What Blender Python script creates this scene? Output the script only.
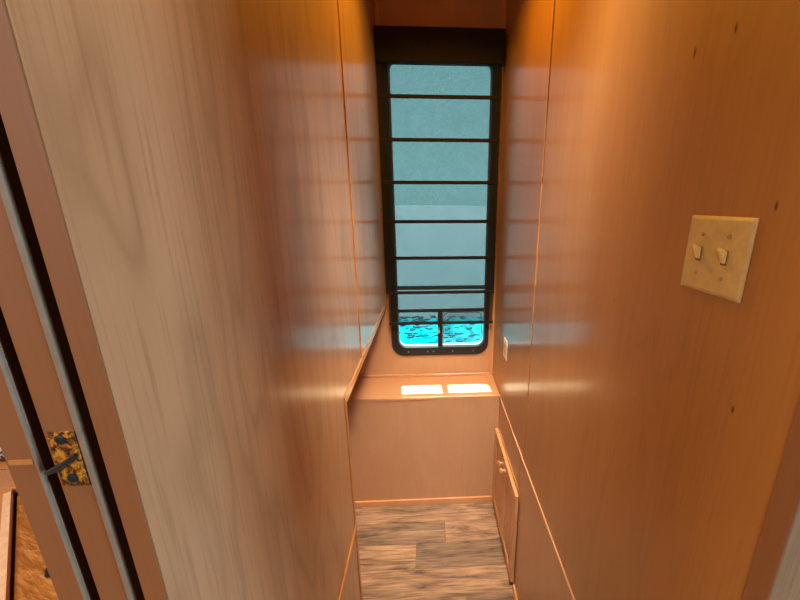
import bpy, bmesh, math, random
from mathutils import Vector, Matrix

random.seed(7)
for o in list(bpy.data.objects):
    bpy.data.objects.remove(o)
SC = bpy.context.scene
COL = SC.collection

# ------------------------------------------------------------------ camera
cam_d = bpy.data.cameras.new('camera')
cam = bpy.data.objects.new('camera', cam_d)
COL.objects.link(cam)
SC.camera = cam
cam_d.sensor_width = 36.0
cam_d.lens = 329.97 / 800 * 36
cam_d.shift_x = (400 - 445.57) / 800
cam_d.shift_y = (285.70 - 300) / 800
cam_d.clip_start = 0.01
pitch, yaw = 0.244, -0.049
ca, sa, cb, sb = math.cos(pitch), math.sin(pitch), math.cos(yaw), math.sin(yaw)
row_r = (cb, 0, sb)
row_d = (sa * sb, ca, -sa * cb)
row_f = (-ca * sb, sa, ca * cb)
W3 = lambda v: Vector((v[0], v[2], -v[1]))
R_, D_, F_ = W3(row_r), W3(row_d), W3(row_f)
m = Matrix((R_, -D_, -F_)).transposed()
cam.matrix_world = m.to_4x4()

# ------------------------------------------------------------------ world, sun, exposure
SC.view_settings.view_transform = 'Standard'
SC.view_settings.look = 'None'
SC.view_settings.exposure = 0.0
SC.view_settings.gamma = 1.0
SC.view_settings.use_curve_mapping = False
w = bpy.data.worlds.new('sky')
SC.world = w
w.use_nodes = True
wn = w.node_tree.nodes
sky = wn.new('ShaderNodeTexSky')
sky.sky_type = 'NISHITA'
sky.sun_disc = False
sky.sun_elevation = math.radians(58)
sky.sun_rotation = math.radians(170)
wn['Background'].inputs['Strength'].default_value = 0.36
veil = wn.new('ShaderNodeMix')            # thin bright overcast over the blue sky
veil.data_type = 'RGBA'
veil.inputs[0].default_value = 0.94
veil.inputs[7].default_value = (1.95, 3.35, 3.5, 1)
w.node_tree.links.new(sky.outputs[0], veil.inputs[6])
w.node_tree.links.new(veil.outputs[2], wn['Background'].inputs['Color'])


def light(name, kind, loc, to, energy, color, **kw):
    d = bpy.data.lights.new(name, kind)
    d.energy = energy
    d.color = color
    for k, v in kw.items():
        setattr(d, k, v)
    o = bpy.data.objects.new(name, d)
    COL.objects.link(o)
    o.location = loc
    o.rotation_euler = (Vector(to) - Vector(loc)).to_track_quat('-Z', 'Y').to_euler()
    return o


light('sun', 'SUN', (-0.58, 5.48, 9), (0.0, 0.0, -1), 42.0, (0.86, 0.95, 1.0), angle=0.006)
# daylight entering by the side window of the room behind the viewer
light('side_window_daylight', 'AREA', (1.77, -0.05, 0.0), (-0.277, 0.30, -0.15), 50.0, (0.50, 0.75, 1.0),
      shape='RECTANGLE', size=0.42, size_y=1.2)
light('rear_room_fill', 'AREA', (-0.95, -1.25, 0.35), (0.43, 1.5, -1.6), 8.0, (1.0, 0.90, 0.84),  # added fill from behind, brightens the lower right wall
      shape='RECTANGLE', size=0.7, size_y=0.7, spread=math.radians(100))
light('stair_fill', 'AREA', (0.27, 0.62, 1.06), (-0.05, 1.80, -2.0), 10.0, (1.0, 0.90, 0.82),  # added unseen fill that brightens the box face and floor
      shape='DISK', size=0.22, spread=math.radians(50))
light('left_room_fill', 'AREA', (-1.25, 0.1, 1.05), (-1.1, 0.7, -0.75), 20.0, (1.0, 0.80, 0.60), shape='DISK', size=0.25)  # unseen light added to warm the bench


# ------------------------------------------------------------------ helpers
def nmat(name):
    mt = bpy.data.materials.new(name)
    mt.use_nodes = True
    nt = mt.node_tree
    return mt, nt, nt.nodes['Principled BSDF']


def ramp(nt, fac, stops):
    r = nt.nodes.new('ShaderNodeValToRGB')
    el = r.color_ramp.elements
    while len(el) < len(stops):
        el.new(0.5)
    for e, (p, c) in zip(el, stops):
        e.position = p
        e.color = (*c, 1) if len(c) == 3 else c
    nt.links.new(fac, r.inputs[0])
    return r.outputs[0]


def mix(nt, a, b, fac, mode='MIX'):
    n = nt.nodes.new('ShaderNodeMix')
    n.data_type = 'RGBA'
    n.blend_type = mode
    for sock, v in ((n.inputs[0], fac), (n.inputs[6], a), (n.inputs[7], b)):
        if hasattr(v, 'is_linked'):
            nt.links.new(v, sock)
        elif isinstance(v, (int, float)):
            sock.default_value = v
        else:
            sock.default_value = (*v, 1)
    return n.outputs[2]


def noise(nt, scale, vec, detail=4, rough=0.55, dist=0.0, w=None):
    mp = nt.nodes.new('ShaderNodeMapping')
    mp.inputs['Scale'].default_value = scale
    nt.links.new(vec, mp.inputs[0])
    n = nt.nodes.new('ShaderNodeTexNoise')
    n.inputs['Scale'].default_value = 1
    n.inputs['Detail'].default_value = detail
    n.inputs['Roughness'].default_value = rough
    n.inputs['Distortion'].default_value = dist
    nt.links.new(mp.outputs[0], n.inputs['Vector'])
    return n.outputs['Fac']


def simple(name, color, rough=0.5, metal=0.0, coat=0.0, spec=0.5):
    mt, nt, b = nmat(name)
    b.inputs['Base Color'].default_value = (*color, 1)
    b.inputs['Roughness'].default_value = rough
    b.inputs['Metallic'].default_value = metal
    b.inputs['Specular IOR Level'].default_value = spec
    b.inputs['Coat Weight'].default_value = coat
    tc = nt.nodes.new('ShaderNodeTexCoord')
    f = noise(nt, (60, 60, 60), tc.outputs['Object'], 3)
    c = ramp(nt, f, [(0.3, tuple(v * 0.88 for v in color)), (0.7, tuple(min(1, v * 1.08) for v in color))])
    nt.links.new(c, b.inputs['Base Color'])
    return mt


def wood(name, light_c, mid_c, dark_c, grain=1.0, rough=0.42, coat=0.62, coat_r=0.16, axis='z', knots=(), bump=0.06, cathedral=0.5):
    """varnished veneer: fine pores and broad figure running along one axis"""
    mt, nt, b = nmat(name)
    tc = nt.nodes.new('ShaderNodeTexCoord')
    v = tc.outputs['Object']
    st = {'z': lambda a, l: (a, a, l), 'x': lambda a, l: (l, a, a), 'y': lambda a, l: (a, l, a)}[axis]
    broad = noise(nt, st(3.2, 0.9), v, 3, 0.5, 1.2)
    col = ramp(nt, broad, [(0.32, mid_c), (0.68, light_c)])
    # cathedral figure
    fig = noise(nt, st(6.0, 0.9), v, 2, 0.45, 0.5)
    mul = nt.nodes.new('ShaderNodeMath'); mul.operation = 'MULTIPLY'; mul.inputs[1].default_value = 16.0
    nt.links.new(fig, mul.inputs[0])
    fr = nt.nodes.new('ShaderNodeMath'); fr.operation = 'PINGPONG'; fr.inputs[1].default_value = 1.0
    nt.links.new(mul.outputs[0], fr.inputs[0])
    figm = ramp(nt, fr.outputs[0], [(0.0, (1, 1, 1)), (0.28, (0.30, 0.30, 0.30)), (0.7, (0, 0, 0))])
    mm = nt.nodes.new('ShaderNodeMath'); mm.operation = 'MULTIPLY'; mm.inputs[1].default_value = cathedral * grain
    nt.links.new(figm, mm.inputs[0])
    col = mix(nt, col, dark_c, mm.outputs[0])
    pores = noise(nt, st(190, 5.0), v, 3, 0.6, 0.2)
    pm = ramp(nt, pores, [(0.50, (0, 0, 0)), (0.72, (1, 1, 1))])
    m2 = nt.nodes.new('ShaderNodeMath'); m2.operation = 'MULTIPLY'; m2.inputs[1].default_value = 0.45 * grain
    nt.links.new(pm, m2.inputs[0])
    col = mix(nt, col, dark_c, m2.outputs[0])
    for (kx, ky, kz, kr) in knots:
        sub = nt.nodes.new('ShaderNodeVectorMath'); sub.operation = 'SUBTRACT'
        nt.links.new(v, sub.inputs[0]); sub.inputs[1].default_value = (kx, ky, kz)
        ml = nt.nodes.new('ShaderNodeVectorMath'); ml.operation = 'MULTIPLY'
        nt.links.new(sub.outputs[0], ml.inputs[0]); ml.inputs[1].default_value = (0, 1.6, 0.55)
        ln = nt.nodes.new('ShaderNodeVectorMath'); ln.operation = 'LENGTH'
        nt.links.new(ml.outputs[0], ln.inputs[0])
        km = nt.nodes.new('ShaderNodeMapRange')
        km.inputs['From Min'].default_value = kr; km.inputs['From Max'].default_value = kr * 0.3
        nt.links.new(ln.outputs['Value'], km.inputs['Value'])
        col = mix(nt, col, tuple(c * 0.28 for c in dark_c), km.outputs[0])
    nt.links.new(col, b.inputs['Base Color'])
    b.inputs['Roughness'].default_value = rough
    b.inputs['Specular IOR Level'].default_value = 0.35
    b.inputs['Coat Weight'].default_value = coat
    b.inputs['Coat Roughness'].default_value = coat_r
    bp = nt.nodes.new('ShaderNodeBump')
    bp.inputs['Strength'].default_value = bump
    bp.inputs['Distance'].default_value = 0.002
    nt.links.new(pores, bp.inputs['Height'])
    nt.links.new(bp.outputs[0], b.inputs['Normal'])
    # varnish laid over an uneven veneer: slow waviness of the clear coat
    wv = noise(nt, st(110, 5), v, 2, 0.5, 0.3)
    bp2 = nt.nodes.new('ShaderNodeBump')
    bp2.inputs['Strength'].default_value = 0.12
    bp2.inputs['Distance'].default_value = 0.001
    nt.links.new(wv, bp2.inputs['Height'])
    nt.links.new(bp2.outputs[0], b.inputs['Coat Normal'])
    return mt


class MB:
    def __init__(s):
        s.bm = bmesh.new()

    def box(s, x0, x1, y0, y1, z0, z1, bev=0.0, mi=0):
        r = bmesh.ops.create_cube(s.bm, size=1.0)
        vs = r['verts']
        for v in vs:
            v.co = Vector(((x0 + x1) / 2 + v.co.x * (x1 - x0), (y0 + y1) / 2 + v.co.y * (y1 - y0), (z0 + z1) / 2 + v.co.z * (z1 - z0)))
        fs = set(f for v in vs for f in v.link_faces)
        for f in fs: f.material_index = mi
        if bev:
            es = list(set(e for v in vs for e in v.link_edges))
            bmesh.ops.bevel(s.bm, geom=es, offset=bev, segments=3, affect='EDGES', profile=0.5)
        return s

    def prism(s, pts, z0, z1, f=None):
        """extrude a 2-D outline; f maps (u, v, t) to world"""
        f = f or (lambda u, v, t: (u, v, t))
        a = [s.bm.verts.new(f(u, v, z0)) for u, v in pts]
        b = [s.bm.verts.new(f(u, v, z1)) for u, v in pts]
        n = len(pts)
        s.bm.faces.new(a); s.bm.faces.new(list(reversed(b)))
        for i in range(n):
            s.bm.faces.new((a[i], b[i], b[(i + 1) % n], a[(i + 1) % n]))
        return s

    def ring(s, outer, inner, z0, z1, f):
        n = len(outer)
        L = [[s.bm.verts.new(f(u, v, z)) for u, v in P] for P in (outer, inner) for z in (z0, z1)]
        o0, o1, i0, i1 = L
        for i in range(n):
            j = (i + 1) % n
            s.bm.faces.new((o0[i], o0[j], i0[j], i0[i]))
            s.bm.faces.new((o1[i], i1[i], i1[j], o1[j]))
            s.bm.faces.new((o0[i], o1[i], o1[j], o0[j]))
            s.bm.faces.new((i0[i], i0[j], i1[j], i1[i]))
        return s

    def lathe(s, prof, origin, axis, n=20):
        """prof = [(radius, distance along axis)]"""
        ax = Vector(axis).normalized()
        t = ax.orthogonal().normalized(); u = ax.cross(t)
        rings = []
        for r, h in prof:
            rings.append([s.bm.verts.new(Vector(origin) + ax * h + (t * math.cos(2 * math.pi * k / n) + u * math.sin(2 * math.pi * k / n)) * max(r, 1e-5)) for k in range(n)])
        for A, B in zip(rings, rings[1:]):
            for k in range(n):
                s.bm.faces.new((A[k], A[(k + 1) % n], B[(k + 1) % n], B[k]))
        s.bm.faces.new(list(reversed(rings[0]))); s.bm.faces.new(rings[-1])
        for fce in s.bm.faces: pass
        return s

    def tube(s, pts, r, n=10):
        P = [Vector(p) for p in pts]
        rings = []
        for i, p in enumerate(P):
            d = (P[min(i + 1, len(P) - 1)] - P[max(i - 1, 0)]).normalized()
            t = d.orthogonal().normalized(); u = d.cross(t)
            rr = r[i] if isinstance(r, (list, tuple)) else r
            rings.append([s.bm.verts.new(p + (t * math.cos(2 * math.pi * k / n) + u * math.sin(2 * math.pi * k / n)) * rr) for k in range(n)])
        for A, B in zip(rings, rings[1:]):
            for k in range(n):
                s.bm.faces.new((A[k], A[(k + 1) % n], B[(k + 1) % n], B[k]))
        s.bm.faces.new(list(reversed(rings[0]))); s.bm.faces.new(rings[-1])
        return s

    def build(s, name, mats, parent=None, smooth=False, label=None):
        bmesh.ops.recalc_face_normals(s.bm, faces=s.bm.faces)
        me = bpy.data.meshes.new(name)
        s.bm.to_mesh(me); s.bm.free()
        for mt in (mats if isinstance(mats, (list, tuple)) else [mats]):
            me.materials.append(mt)
        if smooth:
            for p in me.polygons: p.use_smooth = True
            try: me.set_sharp_from_angle(angle=math.radians(40))
            except Exception: pass
        o = bpy.data.objects.new(name, me)
        COL.objects.link(o)
        if parent:
            o.parent = parent
            if parent.location.length: o.matrix_parent_inverse = Matrix.Translation(-parent.location)
        if label: o['label'] = label
        return o


def struct(name, mb, mt, parent=None, smooth=False):
    o = mb.build(name, mt, parent, smooth)
    if not parent: o['kind'] = 'structure'
    return o


def thing(name, label, cat, loc, group=None):
    o = bpy.data.objects.new(name, None)
    o.empty_display_size = 0.05
    COL.objects.link(o)
    o.location = loc
    o['label'] = label; o['category'] = cat
    if group: o['group'] = group
    return o


def tag(o, label, cat, group=None, kind=None):
    o['label'] = label; o['category'] = cat
    if group: o['group'] = group
    if kind: o['kind'] = kind
    return o


def rrect(x0, x1, z0, z1, r, n=8):
    P = []
    for cx, cz, a0 in ((x1 - r, z1 - r, 0), (x0 + r, z1 - r, 90), (x0 + r, z0 + r, 180), (x1 - r, z0 + r, 270)):
        for k in range(n + 1):
            a = math.radians(a0 + 90 * k / n)
            P.append((cx + r * math.cos(a), cz + r * math.sin(a)))
    return P


XZ = lambda y: (lambda u, v, t: (u, t, v))       # outline in the x-z plane, extruded along y
XZF = lambda u, v, t: (u, t, v)
YZF = lambda u, v, t: (t, u, v)

# ------------------------------------------------------------------ materials
KN = ((0.43, 0.512, 0.237, 0.0055), (0.43, 0.585, 0.235, 0.006), (0.43, 0.400, -0.003, 0.0045), (0.43, 0.394, -0.286, 0.0045),
      (0.43, 0.72, -0.22, 0.003))
LT, MD, DK = (0.40, 0.165, 0.038), (0.35, 0.135, 0.028), (0.20, 0.07, 0.012)
m_maple = wood('varnished_maple', LT, MD, DK, grain=0.6, knots=KN, cathedral=0.22)
m_oak = wood('varnished_oak', (0.47, 0.25, 0.125), (0.39, 0.19, 0.08), (0.24, 0.11, 0.045), grain=1.2, cathedral=0.38)
m_panel = wood('satin_maple', (0.58, 0.31, 0.155), (0.53, 0.275, 0.132), (0.36, 0.15, 0.055), grain=0.4, coat=0.4, coat_r=0.25, cathedral=0.15)
m_ledge = wood('ledge_veneer', (0.60, 0.30, 0.135), (0.56, 0.265, 0.112), (0.36, 0.15, 0.055), grain=0.35, coat=0.3, coat_r=0.3, axis='x', cathedral=0.1)
m_trim = wood('trim_maple', (0.66, 0.33, 0.14), (0.60, 0.28, 0.11), (0.42, 0.17, 0.06), grain=0.3, coat=0.6, coat_r=0.2, cathedral=0.05)
m_trimd = wood('trim_honey', (0.50, 0.21, 0.055), (0.44, 0.17, 0.042), (0.26, 0.09, 0.02), grain=0.4, coat=0.6, coat_r=0.2, cathedral=0.05)
m_jamb = wood('jamb_wood', (0.25, 0.098, 0.034), (0.225, 0.086, 0.029), (0.15, 0.055, 0.018), grain=0.4, coat=0.15, coat_r=0.35, rough=0.55, cathedral=0.1)
m_grey = wood('weathered_oak', (0.34, 0.20, 0.095), (0.28, 0.16, 0.072), (0.16, 0.09, 0.04), grain=1.1, coat=0.1, coat_r=0.4, rough=0.6)
m_cab = wood('cabinet_maple', (0.64, 0.33, 0.14), (0.58, 0.28, 0.11), (0.42, 0.18, 0.065), grain=0.5, coat=0.4, coat_r=0.25, cathedral=0.2)
m_gap = simple('seam_shadow_gap', (0.06, 0.022, 0.008), 0.8)  # dark joints; also painted shade inside the door pocket
m_white = simple('brown_ceiling_panel', (0.30, 0.14, 0.06), 0.6)
m_ivory = simple('ivory_plastic', (0.58, 0.37, 0.125), 0.32)
m_ivory2 = simple('ivory_toggle', (0.85, 0.58, 0.16), 0.25)
m_screw = simple('plate_screw', (0.45, 0.28, 0.12), 0.4, 0.3)
m_slot = simple('dark_slot', (0.22, 0.11, 0.035), 0.7)
m_rubber = simple('black_rubber', (0.018, 0.017, 0.018), 0.38)
m_alu = simple('grey_aluminium', (0.42, 0.42, 0.38), 0.35, 0.4)
m_brass = simple('polished_brass', (0.85, 0.58, 0.22), 0.28, 0.7)
m_black = simple('black_metal', (0.03, 0.035, 0.04), 0.3, 0.5)
m_dirt = simple('dark_fabric', (0.010, 0.0045, 0.0015), 0.9)
m_batten = simple('brown_batten_tape', (0.016, 0.006, 0.0025), 0.9)
m_edge = simple('lit_edge_tone', (0.23, 0.175, 0.12), 0.55)  # pale tone stands in for light on the jamb and door edges


def m_latchplate():
    mt, nt, b = nmat('tarnished_brass')
    tc = nt.nodes.new('ShaderNodeTexCoord')
    f = noise(nt, (150, 150, 120), tc.outputs['Object'], 4, 0.6, 1.0)
    c = ramp(nt, f, [(0.40, (0.03, 0.012, 0.004)), (0.50, (0.32, 0.12, 0.012)), (0.60, (0.72, 0.33, 0.03))])
    nt.links.new(c, b.inputs['Base Color'])
    b.inputs['Metallic'].default_value = 0.35
    b.inputs['Roughness'].default_value = 0.45
    return mt
m_latch = m_latchplate()


def m_floor():
    mt, nt, b = nmat('grey_brown_vinyl_plank')
    tc = nt.nodes.new('ShaderNodeTexCoord')
    at = nt.nodes.new('ShaderNodeAttribute'); at.attribute_name = 'plank'
    add = nt.nodes.new('ShaderNodeVectorMath'); add.operation = 'ADD'
    sc = nt.nodes.new('ShaderNodeVectorMath'); sc.operation = 'SCALE'; sc.inputs['Scale'].default_value = 37.0
    nt.links.new(at.outputs['Color'], sc.inputs[0])
    nt.links.new(tc.outputs['Object'], add.inputs[0]); nt.links.new(sc.outputs[0], add.inputs[1])
    v = add.outputs[0]
    f1 = noise(nt, (2.6, 17, 1), v, 6, 0.62, 1.2)
    c1 = ramp(nt, f1, [(0.33, (0.085, 0.054, 0.034)), (0.46, (0.26, 0.17, 0.105)), (0.66, (0.44, 0.295, 0.18))])
    f2 = noise(nt, (5, 110, 1), v, 4, 0.6, 0.4)
    c2 = ramp(nt, f2, [(0.36, (0.62, 0.59, 0.56)), (0.56, (1.15, 1.13, 1.1))])
    c = mix(nt, c1, c2, 1.0, 'MULTIPLY')
    sep = nt.nodes.new('ShaderNodeSeparateColor'); nt.links.new(at.outputs['Color'], sep.inputs[0])
    tone = ramp(nt, sep.outputs[0], [(0.0, (0.60, 0.60, 0.62)), (1.0, (1.22, 1.12, 1.02))])
    c = mix(nt, c, tone, 1.0, 'MULTIPLY')
    nt.links.new(c, b.inputs['Base Color'])
    b.inputs['Roughness'].default_value = 0.45
    bp = nt.nodes.new('ShaderNodeBump'); bp.inputs['Strength'].default_value = 0.15; bp.inputs['Distance'].default_value = 0.001
    nt.links.new(f2, bp.inputs['Height']); nt.links.new(bp.outputs[0], b.inputs['Normal'])
    return mt
m_fl = m_floor()


def m_glass(name, tint, dirt=0.0):
    mt = bpy.data.materials.new(name); mt.use_nodes = True
    nt = mt.node_tree; nt.nodes.clear()
    out = nt.nodes.new('ShaderNodeOutputMaterial')
    tr = nt.nodes.new('ShaderNodeBsdfTransparent'); tr.inputs[0].default_value = (*tint, 1)
    gl = nt.nodes.new('ShaderNodeBsdfGlossy'); gl.inputs['Roughness'].default_value = 0.02
    lw = nt.nodes.new('ShaderNodeLayerWeight'); lw.inputs['Blend'].default_value = 0.5
    pw = nt.nodes.new('ShaderNodeMath'); pw.operation = 'POWER'; pw.inputs[1].default_value = 5.0
    nt.links.new(lw.outputs['Facing'], pw.inputs[0])
    fr = nt.nodes.new('ShaderNodeMath'); fr.operation = 'MULTIPLY_ADD'; fr.inputs[1].default_value = 0.9; fr.inputs[2].default_value = 0.04
    nt.links.new(pw.outputs[0], fr.inputs[0])
    mx = nt.nodes.new('ShaderNodeMixShader')
    nt.links.new(fr.outputs[0], mx.inputs[0]); nt.links.new(tr.outputs[0], mx.inputs[1]); nt.links.new(gl.outputs[0], mx.inputs[2])
    last = mx.outputs[0]
    if dirt:
        df = nt.nodes.new('ShaderNodeBsdfDiffuse'); df.inputs[0].default_value = (0.25, 0.27, 0.27, 1)
        m2 = nt.nodes.new('ShaderNodeMixShader'); m2.inputs[0].default_value = dirt
        nt.links.new(last, m2.inputs[1]); nt.links.new(df.outputs[0], m2.inputs[2]); last = m2.outputs[0]
    nt.links.new(last, out.inputs[0])
    return mt
m_pane = m_glass('cyan_tinted_glass', (0.80, 0.97, 0.98))
m_pane_s = m_glass('screened_tinted_glass', (0.76, 0.93, 0.95), 0.12)


def m_sheer():
    mt = bpy.data.materials.new('sheer_brown_shade_fabric'); mt.use_nodes = True
    nt = mt.node_tree; nt.nodes.clear()
    out = nt.nodes.new('ShaderNodeOutputMaterial')
    tc = nt.nodes.new('ShaderNodeTexCoord')
    # open weave: crossing threads
    fx = noise(nt, (900, 1, 30), tc.outputs['Object'], 1)
    fz = noise(nt, (30, 1, 900), tc.outputs['Object'], 1)
    s = nt.nodes.new('ShaderNodeMath'); s.operation = 'ADD'
    nt.links.new(fx, s.inputs[0]); nt.links.new(fz, s.inputs[1])
    cl = noise(nt, (9, 1, 14), tc.outputs['Object'], 4, 0.6, 0.6)
    s2 = nt.nodes.new('ShaderNodeMath'); s2.operation = 'MULTIPLY_ADD'; s2.inputs[1].default_value = 0.35
    nt.links.new(cl, s2.inputs[0]); nt.links.new(s.outputs[0], s2.inputs[2])
    mr = nt.nodes.new('ShaderNodeMapRange')
    mr.inputs['From Min'].default_value = 0.85; mr.inputs['From Max'].default_value = 1.5
    mr.inputs['To Min'].default_value = 0.58; mr.inputs['To Max'].default_value = 0.72
    nt.links.new(s2.outputs[0], mr.inputs['Value'])
    tr = nt.nodes.new('ShaderNodeBsdfTransparent'); tr.inputs[0].default_value = (0.95, 0.9, 0.88, 1)
    df = nt.nodes.new('ShaderNodeBsdfDiffuse'); df.inputs[0].default_value = (0.035, 0.018, 0.010, 1)
    tl = nt.nodes.new('ShaderNodeBsdfTranslucent'); tl.inputs[0].default_value = (0.10, 0.075, 0.055, 1)
    m1 = nt.nodes.new('ShaderNodeMixShader'); m1.inputs[0].default_value = 0.4
    nt.links.new(df.outputs[0], m1.inputs[1]); nt.links.new(tl.outputs[0], m1.inputs[2])
    m2 = nt.nodes.new('ShaderNodeMixShader')
    nt.links.new(mr.outputs[0], m2.inputs[0]); nt.links.new(tr.outputs[0], m2.inputs[1]); nt.links.new(m1.outputs[0], m2.inputs[2])
    nt.links.new(m2.outputs[0], out.inputs[0])
    return mt
m_shade = m_sheer()

# ------------------------------------------------------------------ structure
XR, XL, YB = 0.43, -0.277, 2.08
ZC, ZF, ZU = 1.10, -1.99, -1.20            # ceiling, lower floor, upper landing
YE = 0.955                                 # where the lower part of the left wall stops
ZO = -0.61                                 # underside of the left wall above the ledge recess

# floor of separate planks running across the passage
bm = bmesh.new()
lay = bm.loops.layers.float_color.new('plank')
ys = [1.85 + 0.28, 1.845, 1.70, 1.562, 1.421, 1.275, 1.135, 0.995, 0.855]
seams = {1: [], 2: [0.077], 3: [-0.099], 4: [], 5: [0.17], 6: [-0.3, 0.3], 7: [0.0], 0: [0.2]}
tones = {(0, 0): .5, (0, 1): .6, (1, 0): .78, (2, 0): .34, (2, 1): .80, (3, 0): .95, (3, 1): .12, (4, 0): .86, (5, 0): .35, (5, 1): .3,
         (6, 0): .6, (6, 1): .4, (6, 2): .7, (7, 0): .5, (7, 1): .3}
for r in range(len(ys) - 1):
    xs = [-0.95] + seams[r] + [0.47]
    for c in range(len(xs) - 1):
        x0, x1, y1, y0 = xs[c] + 0.0008, xs[c + 1] - 0.0008, ys[r] - 0.0008, ys[r + 1] + 0.0008
        vs = [bm.verts.new(p) for p in ((x0, y0, ZF), (x1, y0, ZF), (x1, y1, ZF), (x0, y1, ZF), (x0, y0, ZF - .004), (x1, y0, ZF - .004), (x1, y1, ZF - .004), (x0, y1, ZF - .004))]
        fs = [bm.faces.new([vs[i] for i in q]) for q in ((0, 1, 2, 3), (0, 4, 5, 1), (1, 5, 6, 2), (2, 6, 7, 3), (3, 7, 4, 0))]
        t = tones.get((r, c), .5)
        for f in fs:
            for l in f.loops: l[lay] = (t, random.Random(r * 7 + c * 3 + 1).random(), random.Random(r * 17 + c * 5).random(), 1)
mb = MB(); mb.bm.free(); mb.bm = bm
fs = len(bm.faces)
mb.box(-0.95, 0.47, 0.84, 2.12, ZF - 0.05, ZF - 0.004, mi=1)
struct('floor', mb, [m_fl, m_gap])

mb = MB().box(-1.9, 1.8, -1.6, 0.20, ZU - 0.05, ZU)
mb.box(-1.9, -0.60, 0.20, 2.08, ZU - 0.05, ZU)
struct('floor_landing', mb, m_grey)
struct('ceiling', MB().box(-1.95, 1.85, -1.65, 2.14, ZC, ZC + 0.05), m_white)

# right wall with a return at its near end, in upper and lower sheets
mb = MB().box(XR, XR + 0.04, 0.293, 1.280, -1.171, ZC)
mb.box(XR, XR + 0.04, 1.287, YB, -1.171, ZC)
mb.box(XR + 0.003, XR + 0.04, 1.279, 1.29, -1.171, ZC, mi=1)
mb.box(XR, XR + 0.04, 0.293, 1.332, ZF - 0.03, -1.171, mi=2)  # paler wood below the rail: the light there put into colour
mb.box(XR, XR + 0.04, 1.340, YB, ZF - 0.03, -1.171, mi=2)
mb.box(XR + 0.003, XR + 0.04, 1.331, 1.341, ZF, -1.171, mi=1)
struct('wall_right', mb, [m_maple, m_gap, m_panel])
struct('wall_right_return', MB().box(XR + 0.0005, 1.8, 0.2925, 0.33, ZU, ZC), m_grey)

# left wall: sheet beside the viewer, pocket, room-side sheet; upper part runs on above the recess
mb = MB().box(-0.299, XL, 0.27, YE, ZF - 0.03, ZC)
mb.box(-0.299, XL, YE, 1.228, ZO, ZC)
mb.box(-0.299, XL, 1.232, YB, ZO, ZC)
mb.box(-0.299, XL - 0.003, 1.227, 1.233, ZO, ZC, mi=1)
struct('wall_left', mb, [m_oak, m_gap])
mb = MB().box(-0.382, -0.357, 0.27, YE, ZU, ZC)
mb.box(-0.382, -0.357, YE, YB, ZO, ZC)
mb.box(-0.357, -0.299, 1.08, YB, ZO, ZC)            # closes the pocket
mb.box(-0.357, -0.299, 0.90, YE, ZF, ZO)
mb.box(-0.60, -0.357, YE - 0.03, YE, ZF, ZO)
mb.box(-0.60, -0.57, YE, YB, ZF, ZO)
mb.box(-0.60, -0.357, YE, YB, ZO, ZO + 0.03)
mb.box(-0.60, -0.382, YE, 1.0, ZO, ZC)
struct('wall_left_inner', mb, m_panel)
mb = MB().box(-0.2990, XL - 0.0003, 0.2685, 0.2701, ZU, ZC)
mb.box(-0.3822, -0.3575, 0.2685, 0.2701, ZU, ZC)
mb.box(-0.3575, -0.3562, 0.2725, 1.05, ZU, ZC, mi=1)
mb.box(-0.3165, -0.3156, 0.2740, 1.05, ZU, ZC, mi=1)      # dark strips: the pocket's shade put into their colour
struct('trim_1', mb, [m_jamb, m_gap])                        # jamb faces either side of the pocket
mb = MB().box(-0.3588, -0.3560, 0.2682, 0.2712, ZU, ZC, 0.0008)
struct('trim_2', mb, m_edge)  # lit jamb edge put into a pale strip

# far wall with the tall window opening
WX0, WX1, WZ0, WZ1 = -0.235, 0.378, -0.975, 0.80
mb = MB()
mb.box(-1.9, WX0, YB, YB + 0.04, -2.9, ZC); mb.box(WX1, 1.8, YB, YB + 0.04, -2.9, ZC)
mb.box(WX0, WX1, YB, YB + 0.04, -2.9, WZ0); mb.box(WX0, WX1, YB, YB + 0.04, WZ1, ZC)
struct('wall_back', mb, m_panel)

# rooms behind the viewer (out of frame) that hold the daylight and close the shell
mb = MB().box(-1.94, -1.9, -1.64, YB + 0.04, ZU - 0.05, ZC)
struct('wall_room_left', mb, m_panel)
mb = MB()
mb.box(1.8, 1.84, -1.64, -0.30, ZU - 0.05, ZC); mb.box(1.8, 1.84, 0.20, YB + 0.04, ZU - 0.05, ZC)
mb.box(1.8, 1.84, -0.30, 0.20, ZU - 0.05, -0.65); mb.box(1.8, 1.84, -0.30, 0.20, 0.65, ZC)
struct('wall_room_right', mb, m_panel)
mb = MB().box(-1.9, 1.8, -1.64, -1.6, ZU - 0.05, ZC)
struct('wall_room_rear', mb, m_panel)
mb = MB().ring([(-0.32, -0.67), (0.22, -0.67), (0.22, 0.67), (-0.32, 0.67)], [(-0.28, -0.62), (0.18, -0.62), (0.18, 0.62), (-0.28, 0.62)], 1.78, 1.85, YZF)
w2 = struct('window_2', mb, m_rubber)
struct('pane', MB().box(1.815, 1.819, -0.28, 0.18, -0.62, 0.62), m_pane, w2)

# stairs from the landing to the lower floor, below the frame
mb = MB()
for k in range(3):
    zt = ZU - 0.20 * (k + 1)
    mb.box(XL + 0.001, XR - 0.001, 0.20 + 0.215 * k, 0.20 + 0.215 * (k + 1), ZF + 0.001, zt - 0.02)
    mb.box(XL + 0.001, XR - 0.001, 0.19 + 0.215 * k, 0.20 + 0.215 * (k + 1), zt - 0.02, zt)
st = mb.build('staircase', m_grey)
tag(st, 'grey-brown wooden steps going down to the lower floor', 'stairs')

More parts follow.
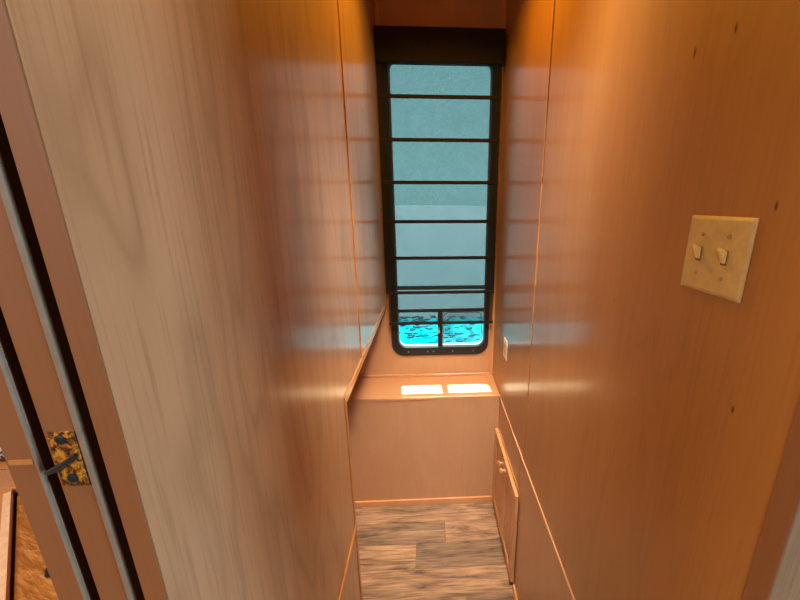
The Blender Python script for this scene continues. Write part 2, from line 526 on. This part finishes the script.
# ------------------------------------------------------------------ trims
struct('trim_3', MB().box(XR - 0.007, XR, 0.293, YB, -1.177, -1.165, 0.003), m_panel)          # rail on the right wall
struct('trim_4', MB().box(XL, XL + 0.006, 0.27, YE, -1.127, -1.115, 0.002), m_trimd)           # rail low on the left wall
mb = MB().box(XL - 0.02, XL + 0.004, YE - 0.012, YE + 0.006, ZF, ZO, 0.003)
mb.box(XL - 0.02, XL + 0.004, YE - 0.012, YB - 0.012, ZO - 0.006, ZO + 0.012, 0.003)
struct('trim_5', mb, m_trimd)                                                                   # edge bead round the recess
mb = MB().box(XL - 0.022, XL + 0.001, YE + 0.0, YB - 0.012, ZO - 0.024, ZO - 0.006, 0.002)
struct('trim_10', mb, m_panel)
struct('trim_6', MB().box(XL, XL + 0.004, 1.222, 1.238, ZO + 0.012, ZC, 0.0015), m_trimd)      # seam bead, left
struct('trim_7', MB().box(XR - 0.0025, XR, 1.2875, 1.296, -1.164, ZC, 0.001), m_trimd)          # seam bead, right
mb = MB().box(XL, XL + 0.022, YB - 0.012, YB, ZO, ZC, 0.003)
struct('trim_8', mb, m_trim)
mb = MB().box(XR - 0.022, XR, YB - 0.012, YB, -1.161, ZC, 0.003)
struct('trim_9', mb, m_trim)
struct('trim_11', MB().box(XR - 0.006, XR, 0.2915, 0.318, -1.9, ZC, 0.002), m_jamb)             # casing on the near edge
struct('baseboard_right', MB().box(XR - 0.012, XR, 0.86, 1.295, ZF, ZF + 0.035, 0.004), m_trim)

# ------------------------------------------------------------------ boxed ledge under the window
lg = thing('window_ledge', 'wide boxed wooden ledge under the window, its top lit by a patch of sun', 'ledge', (-0.07, 1.95, ZF))
MB().box(-0.568, XR - 0.001, 1.812, YB - 0.001, -1.179, -1.161, 0.002).build('ledge_top', m_ledge, lg)
MB().prism([(1.816, -1.180), (1.835, ZF + 0.001), (1.850, ZF + 0.001), (1.831, -1.180)], -0.568, XR - 0.001, YZF).build('front_panel', m_panel, lg)
MB().box(-0.568, XR - 0.02, 1.822, 1.835, ZF + 0.001, ZF + 0.045, 0.004).build('base_strip', m_trim, lg)
MB().box(-0.568, XR - 0.023, YB - 0.016, YB - 0.001, -1.161, -1.143, 0.004).build('back_strip', m_trim, lg)

# ------------------------------------------------------------------ window
fr = MB()
OUT = rrect(-0.258, 0.392, -1.003, 0.83, 0.085)
INN = rrect(-0.216, 0.366, -0.945, 0.775, 0.055)
fr.ring(OUT, INN, YB - 0.010, YB + 0.045, XZF)
win = struct('window_1', fr, m_rubber)
al = MB().ring(rrect(-0.2165, 0.3665, -0.9455, 0.7755, 0.055), rrect(-0.210, 0.360, -0.939, 0.769, 0.050), YB + 0.010, YB + 0.030, XZF)
al.build('inner_rim', m_alu, win)
MB().box(-0.212, 0.362, YB + 0.006, YB + 0.03, -0.701, -0.676, 0.003).build('crossbar', m_rubber, win)
MB().box(-0.212, 0.362, YB + 0.012, YB + 0.024, -0.548, -0.522, 0.003).build('crossbar', simple('grey_bar', (0.10, 0.12, 0.13), 0.6), win)
mu = MB().box(0.050, 0.079, YB + 0.000, YB + 0.03, -0.942, -0.70, 0.003).build('mullion', m_rubber, win)
MB().box(0.0795, 0.0835, YB + 0.002, YB + 0.028, -0.94, -0.70).build('edge_strip', m_alu, mu)
MB().box(0.054, 0.064, YB - 0.012, YB + 0.0, -0.845, -0.805, 0.003).build('slider_catch', simple('white_catch', (0.7, 0.66, 0.58), 0.4), mu)
# inner aluminium line of the sliding sash
sl = MB().ring(rrect(0.084, 0.348, -0.930, -0.703, 0.040), rrect(0.088, 0.344, -0.926, -0.707, 0.037), YB + 0.006, YB + 0.012, XZF)
sl.build('sash', m_alu, win)
MB().prism(rrect(-0.214, 0.364, -0.690, 0.773, 0.02), YB + 0.018, YB + 0.021, XZF).build('pane', m_pane, win)
MB().prism(rrect(-0.214, 0.056, -0.943, -0.690, 0.02), YB + 0.018, YB + 0.021, XZF).build('pane', m_pane, win)
MB().prism(rrect(0.076, 0.364, -0.943, -0.690, 0.02), YB + 0.018, YB + 0.021, XZF).build('pane', m_pane_s, win)
for x in (-0.15, -0.02, 0.02, 0.15, 0.29):
    MB().lathe([(0.004, 0), (0.004, 0.002), (0.002, 0.003)], (x, YB - 0.010, -0.975), (0, -1, 0), 10).build('screw', m_alu, win)

# ------------------------------------------------------------------ roman shade
sh = thing('roman_shade', 'sheer dark brown flat shade with seven battens hanging over the window', 'window shade', (0.07, 2.03, 0.90))
MB().box(-0.2765, 0.418, 2.008, 2.055, 0.735, 0.902, 0.006).build('valance', m_dirt, sh)
bz = [0.575, 0.352, 0.120, -0.106, -0.328, -0.549, -0.756]
mb = MB()
NX = 16
levels = []
tops = [0.745] + bz
for i in range(len(tops) - 1):
    for k in range(6):
        levels.append((tops[i] + (tops[i + 1] - tops[i]) * k / 6, k / 6.0, i))
levels.append((bz[-1], 0.0, 6))
for side in (0,):
    grid = []
    for (z, t, i) in levels:
        row = []
        for a in range(NX + 1):
            xl = -0.2755 + (0.012 if (i >= 5 and t > 0) or i == 6 else 0)
            x = xl + (0.409 - xl) * a / NX
            y = 2.032 + 0.006 * math.sin(math.pi * t) * (1 + 0.3 * math.sin(a * 1.3 + i))
            row.append(mb.bm.verts.new((x, y, z)))
        grid.append(row)
    for A, B in zip(grid, grid[1:]):
        for a in range(NX):
            mb.bm.faces.new((A[a], A[a + 1], B[a + 1], B[a]))
fab = mb.build('fabric', m_shade, sh, smooth=True)
for x0, x1 in ((-0.2757, -0.250), (0.386, 0.4092)):
    MB().box(x0, x1, 2.029, 2.031, bz[5], 0.745).build('edge_shade', m_dirt, sh)  # added dark strips: unlit wall behind the edges put into colour
for i, z in enumerate(bz):
    MB().box(-0.2758 + (0.012 if i == 6 else 0), 0.411, 2.026, 2.036, z - 0.010, z + 0.010, 0.003).build('batten', m_batten, sh)

# ------------------------------------------------------------------ light switch
sw = thing('light_switch', 'ivory double light switch plate on the right wooden wall', 'light switch', (XR, 0.472, -0.076))
mb = MB()
def plate(mb, y0, y1, z0, z1, t, b):
    A = [(y0, z0), (y1, z0), (y1, z1), (y0, z1)]
    a = [mb.bm.verts.new((XR, y, z)) for y, z in A]
    c = [mb.bm.verts.new((XR - t * 0.45, y, z)) for y, z in A]
    q = [(y0 + b, z0 + b), (y1 - b, z0 + b), (y1 - b, z1 - b), (y0 + b, z1 - b)]
    d = [mb.bm.verts.new((XR - t, y, z)) for y, z in q]
    for P, Q in ((a, c), (c, d)):
        for i in range(4):
            j = (i + 1) % 4
            mb.bm.faces.new((P[i], P[j], Q[j], Q[i]))
    mb.bm.faces.new(a); mb.bm.faces.new(list(reversed(d)))
plate(mb, 0.4165, 0.5275, -0.1345, -0.0180, 0.0060, 0.0050)
pl = mb.build('switch_plate', m_ivory, sw)
bv = pl.modifiers.new('soft', 'BEVEL'); bv.width = 0.0015; bv.segments = 2
for yc in (0.4490, 0.4950):
    tg = MB().box(XR - 0.0085, XR - 0.0064, yc - 0.0045, yc + 0.0045, -0.0870, -0.0650, 0.0008).build('toggle_slot', m_slot, sw)
    mb = MB()
    base = [(-0.0042, -0.0845), (0.0042, -0.0845), (0.0042, -0.0660), (-0.0042, -0.0660)]
    tip = [(-0.0028, -0.0660), (0.0028, -0.0660), (0.0028, -0.0605), (-0.0028, -0.0605)]
    A = [mb.bm.verts.new((XR - 0.0080, yc + u, v)) for u, v in base]
    B = [mb.bm.verts.new((XR - 0.0190, yc + u, v)) for u, v in tip]
    mb.bm.faces.new(A); mb.bm.faces.new(list(reversed(B)))
    for i in range(4): mb.bm.faces.new((A[i], A[(i + 1) % 4], B[(i + 1) % 4], B[i]))
    o = mb.build('toggle', m_ivory2, sw)
    bv = o.modifiers.new('soft', 'BEVEL'); bv.width = 0.001; bv.segments = 2
    for zz in (-0.0455, -0.1060):
        s_ = MB().lathe([(0.0030, 0), (0.0030, 0.0010), (0.0018, 0.0016)], (XR - 0.0064, yc, zz), (-1, 0, 0), 14).build('screw', m_screw, sw)

# ------------------------------------------------------------------ outlet
ou = thing('wall_outlet', 'small ivory electrical outlet low on the right wall near the window', 'outlet', (XR, 1.728, -0.808))
mb = MB(); plate(mb, 1.690, 1.768, -0.866, -0.750, 0.005, 0.006); mb.build('outlet_plate', simple('pale_ivory', (0.78, 0.62, 0.42), 0.35), ou)
for zz in (-0.787, -0.829):
    so = MB().lathe([(0.0165, 0), (0.0165, 0.0012), (0.0155, 0.0018)], (XR - 0.0048, 1.729, zz), (-1, 0, 0), 20).build('socket', m_ivory, ou)
    for dy in (-0.006, 0.006):
        MB().box(XR - 0.0072, XR - 0.0062, 1.729 + dy - 0.001, 1.729 + dy + 0.001, zz - 0.003, zz + 0.005).build('slot', m_slot, so)

# ------------------------------------------------------------------ low cabinet on the right wall
cb_ = thing('wall_cabinet', 'low built-in maple cabinet with two panelled doors beside the boxed ledge', 'cabinet', (XR, 1.57, ZF))
mb = MB()
mb.box(XR - 0.003, XR - 0.0002, 1.325, 1.834, -1.42, -1.385)
mb.box(XR - 0.003, XR - 0.0002, 1.325, 1.834, ZF + 0.001, ZF + 0.04)
mb.box(XR - 0.003, XR - 0.0002, 1.535, 1.560, ZF + 0.04, -1.42)
mb.build('face_frame', m_cab, cb_)
def cab_door(y0, y1, ky):
    d = MB()
    x1, x0, z0, z1, s = XR - 0.004, XR - 0.022, -1.955, -1.400, 0.048
    d.box(x0, x1, y0, y0 + s, z0, z1, 0.002); d.box(x0, x1, y1 - s, y1, z0, z1, 0.002)
    d.box(x0, x1, y0 + s, y1 - s, z0, z0 + s, 0.002); d.box(x0, x1, y0 + s, y1 - s, z1 - s, z1, 0.002)
    dd = d.build('door', m_cab, cb_)
    p = MB()
    p.box(x0 + 0.010, x1, y0 + s, y1 - s, z0 + s, z1 - s)
    A = [(y0 + s + 0.004, z0 + s + 0.004), (y1 - s - 0.004, z0 + s + 0.004), (y1 - s - 0.004, z1 - s - 0.004), (y0 + s + 0.004, z1 - s - 0.004)]
    q = 0.022
    B = [(y0 + s + q, z0 + s + q), (y1 - s - q, z0 + s + q), (y1 - s - q, z1 - s - q), (y0 + s + q, z1 - s - q)]
    a = [p.bm.verts.new((x0 + 0.0099, y, z)) for y, z in A]; b = [p.bm.verts.new((x0 + 0.003, y, z)) for y, z in B]
    for i in range(4): p.bm.faces.new((a[i], a[(i + 1) % 4], b[(i + 1) % 4], b[i]))
    p.bm.faces.new(b)
    p.build('raised_panel', m_cab, dd)
    MB().lathe([(0.012, 0), (0.012, 0.002), (0.006, 0.005), (0.0055, 0.014), (0.013, 0.019), (0.015, 0.025), (0.012, 0.031), (0.002, 0.034)],
               (x0, ky, -1.448), (-1, 0, 0), 18).build('knob', m_brass, dd, smooth=True)
cab_door(1.305, 1.545, 1.522)
cab_door(1.549, 1.820, 1.576)

# ------------------------------------------------------------------ pocket door in the left wall
pd = struct('door_1', MB().box(-0.3455, -0.3165, 0.270, 1.06, ZU + 0.004, ZC - 0.01, 0.002), m_jamb)
MB().box(-0.3168, -0.3115, 0.2690, 0.2730, ZU + 0.004, ZC - 0.01, 0.0008).build('edge_strip', m_edge, pd)  # lit door edge put into a pale strip
pt = MB().box(-0.3410, -0.3180, 0.2684, 0.2702, -0.2540, -0.1965, 0.0004).build('latch_plate', m_latch, pd)
for zz in (-0.2040, -0.2450):
    MB().lathe([(0.0048, 0), (0.0048, 0.0008), (0.003, 0.0014)], (-0.330, 0.2684, zz), (0, -1, 0), 14).build('screw', m_black, pt)
MB().tube([(-0.3470, 0.2660, -0.2360), (-0.3400, 0.2655, -0.2330), (-0.3300, 0.2655, -0.2270), (-0.3195, 0.2670, -0.2190)], [0.0022, 0.0030, 0.0026, 0.0018], 10).build('latch_hook', m_black, pt, smooth=True)
struct('trim_12', MB().box(-0.380, -0.3595, 0.2679, 0.2686, -0.2285, -0.2235), m_trimd)

# ------------------------------------------------------------------ left room: wooden bench with plush seat and folded cloth
zb = -0.75
bn = thing('corner_bench', 'light wooden corner bench with plush tan seat in the room on the left', 'bench', (-1.0, 0.7, ZU))
MB().box(-1.80, -0.62, 0.795, 0.865, zb - 0.02, zb, 0.003).build('rail', m_panel, bn)
MB().prism([(-1.8, 0.794), (-1.140, 0.794), (-1.125, 0.776), (-0.72, 0.414), (-0.72, 0.30), (-1.8, 0.30)], zb - 0.022, zb - 0.003).build('seat_board', m_cab, bn)
dv = Vector((-0.84 + 1.126, 0.518 - 0.774, 0)).normalized(); nv = Vector((-dv.y, dv.x, 0))
p0 = Vector((-1.134, 0.770, 0)); p1 = p0 + dv * 0.54
MB().prism([(p0 + nv * 0.0)[:2], (p1)[:2], (p1 + nv * 0.013)[:2], (p0 + nv * 0.013)[:2]], zb - 0.02, zb + 0.004).build('edge_bead', simple('pale_bead', (0.95, 0.68, 0.45), 0.4), bn)
MB().box(-1.79, -0.74, 0.31, 0.78, ZU, zb - 0.075).build('base', m_cab, bn)
# plush cushion with brushed pile
mb = MB()
poly = [(p0 + nv * 0.019)[:2], (p1 + nv * 0.019)[:2], (-0.60, 0.50), (-0.60, 0.79), (-1.10, 0.79)]
mb.prism(poly, zb - 0.070, zb - 0.006)
def m_plush_():
    mt, nt, b = nmat('tan_plush')
    tc = nt.nodes.new('ShaderNodeTexCoord')
    rot = nt.nodes.new('ShaderNodeMapping'); rot.inputs['Rotation'].default_value = (0, 0, math.radians(20))
    nt.links.new(tc.outputs['Object'], rot.inputs[0])
    f = noise(nt, (12, 75, 20), rot.outputs[0], 5, 0.6, 1.6)
    c = ramp(nt, f, [(0.3, (0.30, 0.11, 0.015)), (0.5, (0.46, 0.18, 0.03)), (0.7, (0.70, 0.36, 0.11))])
    nt.links.new(c, b.inputs['Base Color']); b.inputs['Roughness'].default_value = 0.8
    bp = nt.nodes.new('ShaderNodeBump'); bp.inputs['Strength'].default_value = 0.6; bp.inputs['Distance'].default_value = 0.01
    nt.links.new(f, bp.inputs['Height']); nt.links.new(bp.outputs[0], b.inputs['Normal'])
    return mt
cu = mb.build('seat_cushion', m_plush_(), bn)
bv = cu.modifiers.new('soft', 'BEVEL'); bv.width = 0.012; bv.segments = 3
mb = MB().lathe([(0.010, 0), (0.013, 0.004), (0.010, 0.016), (0.004, 0.022)], (-0.800, 0.570, zb - 0.0055), (0, 0, 1), 16)
tag(mb.build('black_knob', m_black, smooth=True), 'small black knob lying on the tan bench seat beside the door jamb', 'knob')

def m_cloth_():
    mt, nt, b = nmat('grey_patterned_cloth')
    tc = nt.nodes.new('ShaderNodeTexCoord')
    f = noise(nt, (40, 40, 40), tc.outputs['Object'], 3, 0.6, 1.5)
    c = ramp(nt, f, [(0.42, (0.05, 0.05, 0.07)), (0.50, (0.45, 0.42, 0.46)), (0.62, (0.72, 0.68, 0.72))])
    nt.links.new(c, b.inputs['Base Color']); b.inputs['Roughness'].default_value = 0.9
    return mt
mb = MB()
NXc, NYc = 24, 12
g = [[mb.bm.verts.new((-1.75 + 0.60 * i / NXc, 0.885 + 0.22 * j / NYc, zb + 0.015 + 0.075 * math.sin(math.pi * min(1, max(0, j / NYc))) ** 0.4 * (1 if 0 < j < NYc else 0) + 0.006 * math.sin(i * 1.1 + j * .7))) for j in range(NYc + 1)] for i in range(NXc + 1)]
for i in range(NXc):
    for j in range(NYc):
        mb.bm.faces.new((g[i][j], g[i + 1][j], g[i + 1][j + 1], g[i][j + 1]))
cl = mb.build('folded_cloth', m_cloth_(), smooth=True)
sm = cl.modifiers.new('thick', 'SOLIDIFY'); sm.thickness = 0.012
tag(cl, 'white and grey patterned cloth lying behind the bench rail', 'cloth')
cs = MB().box(-1.80, -0.62, 0.868, 1.15, ZU, zb, 0.004).build('low_shelf', m_cab)
tag(cs, 'low wooden shelf box behind the bench, under the patterned cloth', 'shelf')

# ------------------------------------------------------------------ ceiling lamp over the stairs
lp = thing('ceiling_lamp', 'round warm ceiling lamp over the steps', 'lamp', (0.07, 1.32, ZC))
MB().lathe([(0.075, 0), (0.075, 0.012), (0.062, 0.016)], (0.07, 1.32, ZC), (0, 0, -1), 28).build('lamp_base', m_brass, lp, smooth=True)
lens = nmat('lit_lens')
lens[2].inputs['Emission Color'].default_value = (1, 0.55, 0.16, 1); lens[2].inputs['Emission Strength'].default_value = 6
MB().lathe([(0.058, 0.016), (0.055, 0.024), (0.035, 0.031), (0.002, 0.033)], (0.07, 1.32, ZC), (0, 0, -1), 28).build('lamp_lens', lens[0], lp, smooth=True)
light('lamp_bulb', 'AREA', (0.07, 1.32, ZC - 0.036), (0.07, 1.32, 0), 11.0, (1.0, 0.56, 0.04), shape='DISK', size=0.11, spread=math.radians(145)).parent = None

# ------------------------------------------------------------------ outside
def m_ground_():
    mt, nt, b = nmat('pale_teal_gravel')
    tc = nt.nodes.new('ShaderNodeTexCoord')
    f = noise(nt, (2.2, 1.1, 1), tc.outputs['Object'], 6, 0.65, 1.2)
    c = ramp(nt, f, [(0.38, (0.0, 0.04, 0.048)), (0.46, (0.0, 0.09, 0.10)), (0.60, (0.006, 0.17, 0.185))])
    nt.links.new(c, b.inputs['Base Color']); b.inputs['Roughness'].default_value = 0.9
    b.inputs['Specular IOR Level'].default_value = 0.0
    return mt
struct('ground', MB().box(-30, 30, 2.2, 8.15, -3.0, -2.9), m_ground_())
struct('ground_far', MB().box(-60, 60, 8.15, 600, -3.0, -2.9), simple('pale_hardstanding', (0.042, 0.063, 0.065), 0.9))
m_leaf = simple('blue_green_leaf', (0.012, 0.05, 0.055), 0.8, spec=0.05)
lit = MB()
for _ in range(130):
    x, y = random.gauss(-0.35, 0.55), random.uniform(6.9, 8.3)
    if random.random() < 0.3: x, y = random.uniform(0.3, 1.7), random.uniform(6.2, 8.3)
    a, L = random.uniform(-0.5, 0.5), random.uniform(0.03, 0.10)
    d, q = Vector((math.cos(a), math.sin(a), 0.0)), Vector((-math.sin(a), math.cos(a), 0))
    c = Vector((x, y, -2.885))
    lit.prism([(c - d * L)[:2], (c - q * L * .35)[:2], (c + d * L)[:2], (c + q * L * .35)[:2]], -2.899, -2.885 + random.random() * .01)
tag(lit.build('fallen_leaves', m_leaf), 'dark fallen leaves scattered on the teal ground outside the window', 'leaves', kind='stuff')
# awning above the window, added out of frame to keep the high sun off the upper glass
aw = thing('sun_blocker', 'added unseen canvas awning outside above the window', 'sun_blocker', (0.07, 2.12, 1.35))
mb = MB()
mb.prism([(2.121, 1.42), (3.15, 1.30), (3.15, 1.285), (2.121, 1.40)], -1.2, 1.4, YZF)
mb.build('canvas', m_dirt, aw)
MB().tube([(-1.2, 3.14, 1.29), (1.4, 3.14, 1.29)], 0.02, 12).build('roller', m_alu, aw)
for x in (-1.15, 1.35):
    MB().tube([(x, 2.122, 0.8), (x, 3.13, 1.28)], 0.012, 10).build('arm', m_alu, aw)
